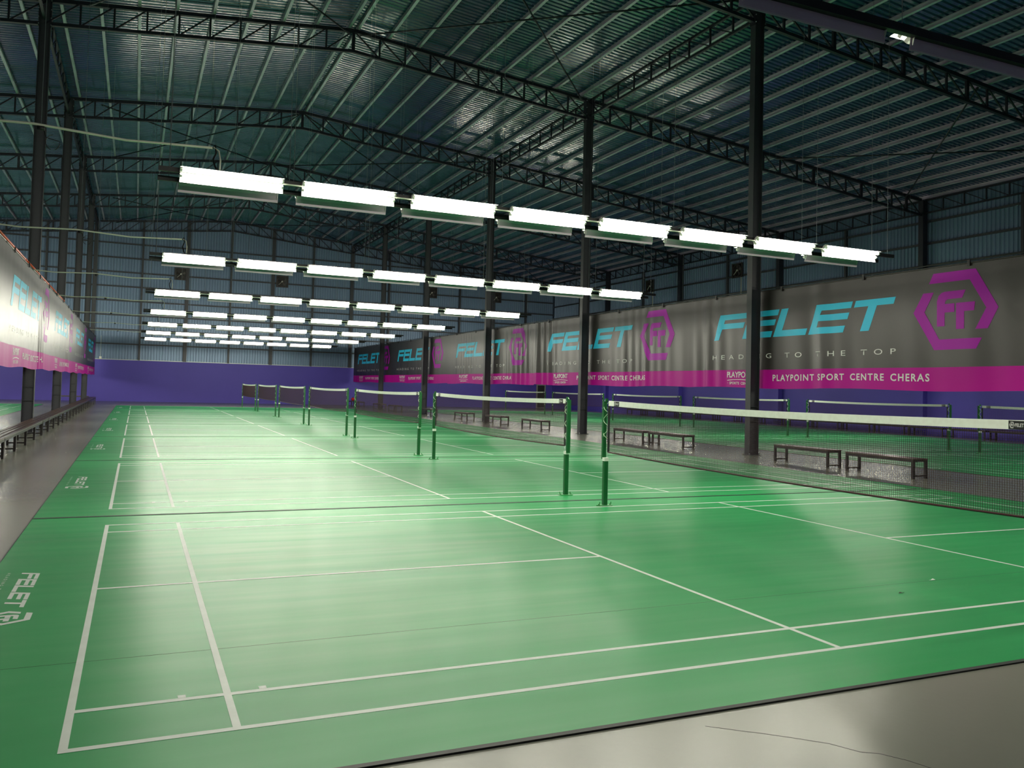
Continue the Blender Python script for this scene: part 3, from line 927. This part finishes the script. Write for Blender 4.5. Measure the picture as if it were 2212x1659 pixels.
# ------------------------------------------------------------------ benches
def make_bench(L, Wd, H):
    t = thing('bench', '', 'bench')
    lw = 0.05
    leg = MB().box(-lw / 2, lw / 2, -lw / 2, lw / 2, 0.0, H - 0.03).mesh('leg', 'bench_black')
    for x in (-Wd / 2 + lw / 2, Wd / 2 - lw / 2):
        for y in (-L / 2 + 0.03, L / 2 - 0.03):
            inst('leg', leg, t, (x, y, 0))
    for y in (-L / 2 + 0.03, L / 2 - 0.03):
        build(MB().box(-Wd / 2 + lw, Wd / 2 - lw, y - 0.02, y + 0.02, 0.045, 0.075), 'stretcher', 'bench_black', t)
        build(MB().box(-Wd / 2 + lw, Wd / 2 - lw, y - 0.02, y + 0.02, H - 0.07, H - 0.03), 'cross_rail', 'bench_black', t)
    for x in (-Wd / 2 + 0.02, Wd / 2 - 0.02):
        build(MB().box(x - 0.02, x + 0.02, -L / 2 + 0.055, L / 2 - 0.055, H - 0.08, H - 0.03), 'side_rail', 'bench_black', t)
    n = 4
    sw = (Wd - 0.035 * (n - 1)) / n
    sl = MB().box(-sw / 2, sw / 2, -L / 2, L / 2, H - 0.03, H).mesh('slat', 'slat')
    for i in range(n):
        inst('slat', sl, t, (-Wd / 2 + sw / 2 + i * (sw + 0.035), 0, 0))
    return t
bench = make_bench(1.80, 0.43, 0.43)
first = True
def put_bench(x, y, label, group, rz=0.0):
    global first
    o = place(bench, not first, (x, y, 0), label, group)
    o.rotation_euler = (0, 0, rz)
    first = False
RB = [11.36, 9.07, 18.97, 16.90, 30.10, 26.15, 39.5, 34.1, 49.6, 46.0, 57.4, 55.2]
for i, y in enumerate(sorted(RB)):
    put_bench(15.80, y, 'black metal bench with brown slats along the right aisle, %s from the camera' % ORD[i], 'right aisle benches', random.uniform(-0.02, 0.02))
for i in range(23):
    y = 13.75 + 1.815 * i
    put_bench(-2.36, y, 'black metal bench with brown slats under the left banner, %s from the camera' % ORD[i], 'left aisle benches', random.uniform(-0.008, 0.008))
put_bench(-3.6, 57.2, 'dark bench set crosswise at the far end of the left aisle', 'left aisle benches', math.pi / 2)
for i in range(18):
    y = 12.6 + 1.98 * i
    put_bench(34.45, y, 'dark slatted bench along the right purple wall, %s from the camera' % ORD[i], 'right wall benches', random.uniform(-0.01, 0.01))

# ------------------------------------------------------------------ exhaust fans
fan = thing('exhaust_fan', '', 'fan')
for a, b, c, d in ((-0.46, 0.46, 0.40, 0.46), (-0.46, 0.46, -0.46, -0.40), (-0.46, -0.40, -0.40, 0.40), (0.40, 0.46, -0.40, 0.40)):
    build(MB().box(a, b, -0.10, 0.0, c, d), 'frame', 'fan', fan)
ring = MB()
N = 28
prof = [(0.36, -0.10), (0.40, -0.10), (0.40, 0.0), (0.36, 0.0)]
vs_, fs_ = [], []
for i in range(N):
    a = 2 * math.pi * i / N
    vs_ += [(r * math.cos(a), y, r * math.sin(a)) for r, y in prof]
for i in range(N):
    for j in range(4):
        a, b = 4 * i + j, 4 * i + (j + 1) % 4
        c, d = 4 * ((i + 1) % N) + (j + 1) % 4, 4 * ((i + 1) % N) + j
        fs_.append((a, b, c, d))
build(ring.add(vs_, fs_), 'shroud', 'fan', fan)
build(MB().box(-0.40, 0.40, -0.012, 0.0, -0.40, 0.40), 'back_plate', 'black', fan)
for i in range(5):
    a = 2 * math.pi * i / 5 + 0.4
    vs_ = [(0.05 * math.cos(a - 0.5), -0.03, 0.05 * math.sin(a - 0.5)), (0.34 * math.cos(a - 0.32), -0.02, 0.34 * math.sin(a - 0.32)),
           (0.35 * math.cos(a + 0.25), -0.06, 0.35 * math.sin(a + 0.25)), (0.06 * math.cos(a + 0.5), -0.05, 0.06 * math.sin(a + 0.5))]
    build(MB().add(vs_ + [(x, y + 0.006, z) for x, y, z in vs_], [(0, 1, 2, 3), (7, 6, 5, 4), (0, 4, 5, 1), (1, 5, 6, 2), (2, 6, 7, 3), (3, 7, 4, 0)]), 'blade', 'fan', fan)
hub = build(MB().tube([(0, -0.09, 0), (0, -0.02, 0)], 0.06, 12), 'hub', 'fan_light', fan)
build(MB().bar((0, -0.095, 0), (-0.27, -0.095, -0.27), 0.02, 0.02), 'strut', 'fan_light', hub)
build(MB().bar((0, -0.095, 0), (0.27, -0.095, -0.27), 0.02, 0.02), 'strut', 'fan', hub)
first = True
for x, w in ((3.12, 'first'), (10.7, 'second'), (23.35, 'third'), (29.4, 'fourth')):
    place(fan, not first, (x, YB - 0.03, 9.72), 'square dark exhaust fan high on the corrugated back wall, %s from the left' % w, 'exhaust fans')
    first = False
for y, w in ((45.8, 'farther'), (36.4, 'nearer')):
    o = place(fan, True, (XRW - 0.03, y, 9.55), 'square dark exhaust fan high on the right wall, the %s one' % w, 'exhaust fans')
    o.rotation_euler = (0, 0, -math.pi / 2)
for y, w in ((45.8, 'farther'), (36.4, 'nearer')):
    o = build(MB().tube([(0, 0, 0), (0, 0, 4.5)], 0.03, 8), 'fan_conduit', 'pvc', None, (XRW - 0.06, y - 0.35, 4.6), smooth=True)
    tag(o, 'pale conduit running down the right wall below the %s exhaust fan' % w, 'conduit', 'wall conduits')

# ------------------------------------------------------------------ small things
t = thing('junction_box', 'small white junction box on top of the purple back wall beside the left banner', 'box', (-2.2, YB - 0.10, WALL_Z + 0.03))
build(MB().box(-0.08, 0.08, -0.05, 0.05, 0, 0.16), 'case', 'holder', t)
build(MB().box(-0.07, 0.07, -0.058, -0.05, 0.01, 0.15), 'cover', 'holder', t)
build(MB().tube([(0.0, 0, 0.16), (0, 0, 1.7)], 0.012, 6), 'cable', 'pvc', t)
t = thing('sports_bag', 'small red bag lying on a far bench of the right aisle', 'bag', (15.80, 57.0, 0.43))
vs_, fs_ = [], []
for i in range(9):
    a = math.pi * i / 8
    for j in range(12):
        b = 2 * math.pi * j / 12
        vs_.append((0.14 * math.sin(a) * math.cos(b), 0.24 * math.sin(a) * math.sin(b), 0.13 - 0.13 * math.cos(a)))
for i in range(8):
    for j in range(12):
        fs_.append((i * 12 + j, i * 12 + (j + 1) % 12, (i + 1) * 12 + (j + 1) % 12, (i + 1) * 12 + j))
build(MB().add(vs_, fs_), 'bag_body', 'red', t, smooth=True)
build(MB().tube([(0, -0.12, 0.24), (0, -0.06, 0.31), (0, 0.06, 0.31), (0, 0.12, 0.24)], 0.012, 6), 'handle', 'black', t, smooth=True)
t = thing('shuttlecock_feather', 'tiny white feather scrap lying on the nearest court mat', 'feather', (7.197, 1.265, MAT_T))
build(MB().add([(-0.03, 0, 0.002), (0, -0.012, 0.006), (0.035, 0, 0.003), (0, 0.012, 0.010), (0, 0, 0.018)], [(0, 1, 4), (1, 2, 4), (2, 3, 4), (3, 0, 4), (0, 3, 2, 1)]), 'vane', 'cork', t)
build(MB().tube([(-0.045, 0, 0.004), (0.03, 0, 0.006)], 0.002, 5), 'quill', 'cork', t)
t = thing('dry_leaf', 'tiny dark dry leaf lying on the nearest court mat', 'leaf', (6.454, 0.996, MAT_T))
build(MB().add([(-0.03, 0, 0.002), (-0.005, -0.012, 0.008), (0.025, 0, 0.004), (0.0, 0.012, 0.009), (0, 0, 0.003)], [(0, 1, 4), (1, 2, 4), (2, 3, 4), (3, 0, 4)]), 'blade', 'leaf', t)
build(MB().tube([(0.02, 0, 0.004), (0.045, 0.004, 0.004)], 0.0015, 5), 'stalk', 'leaf', t)
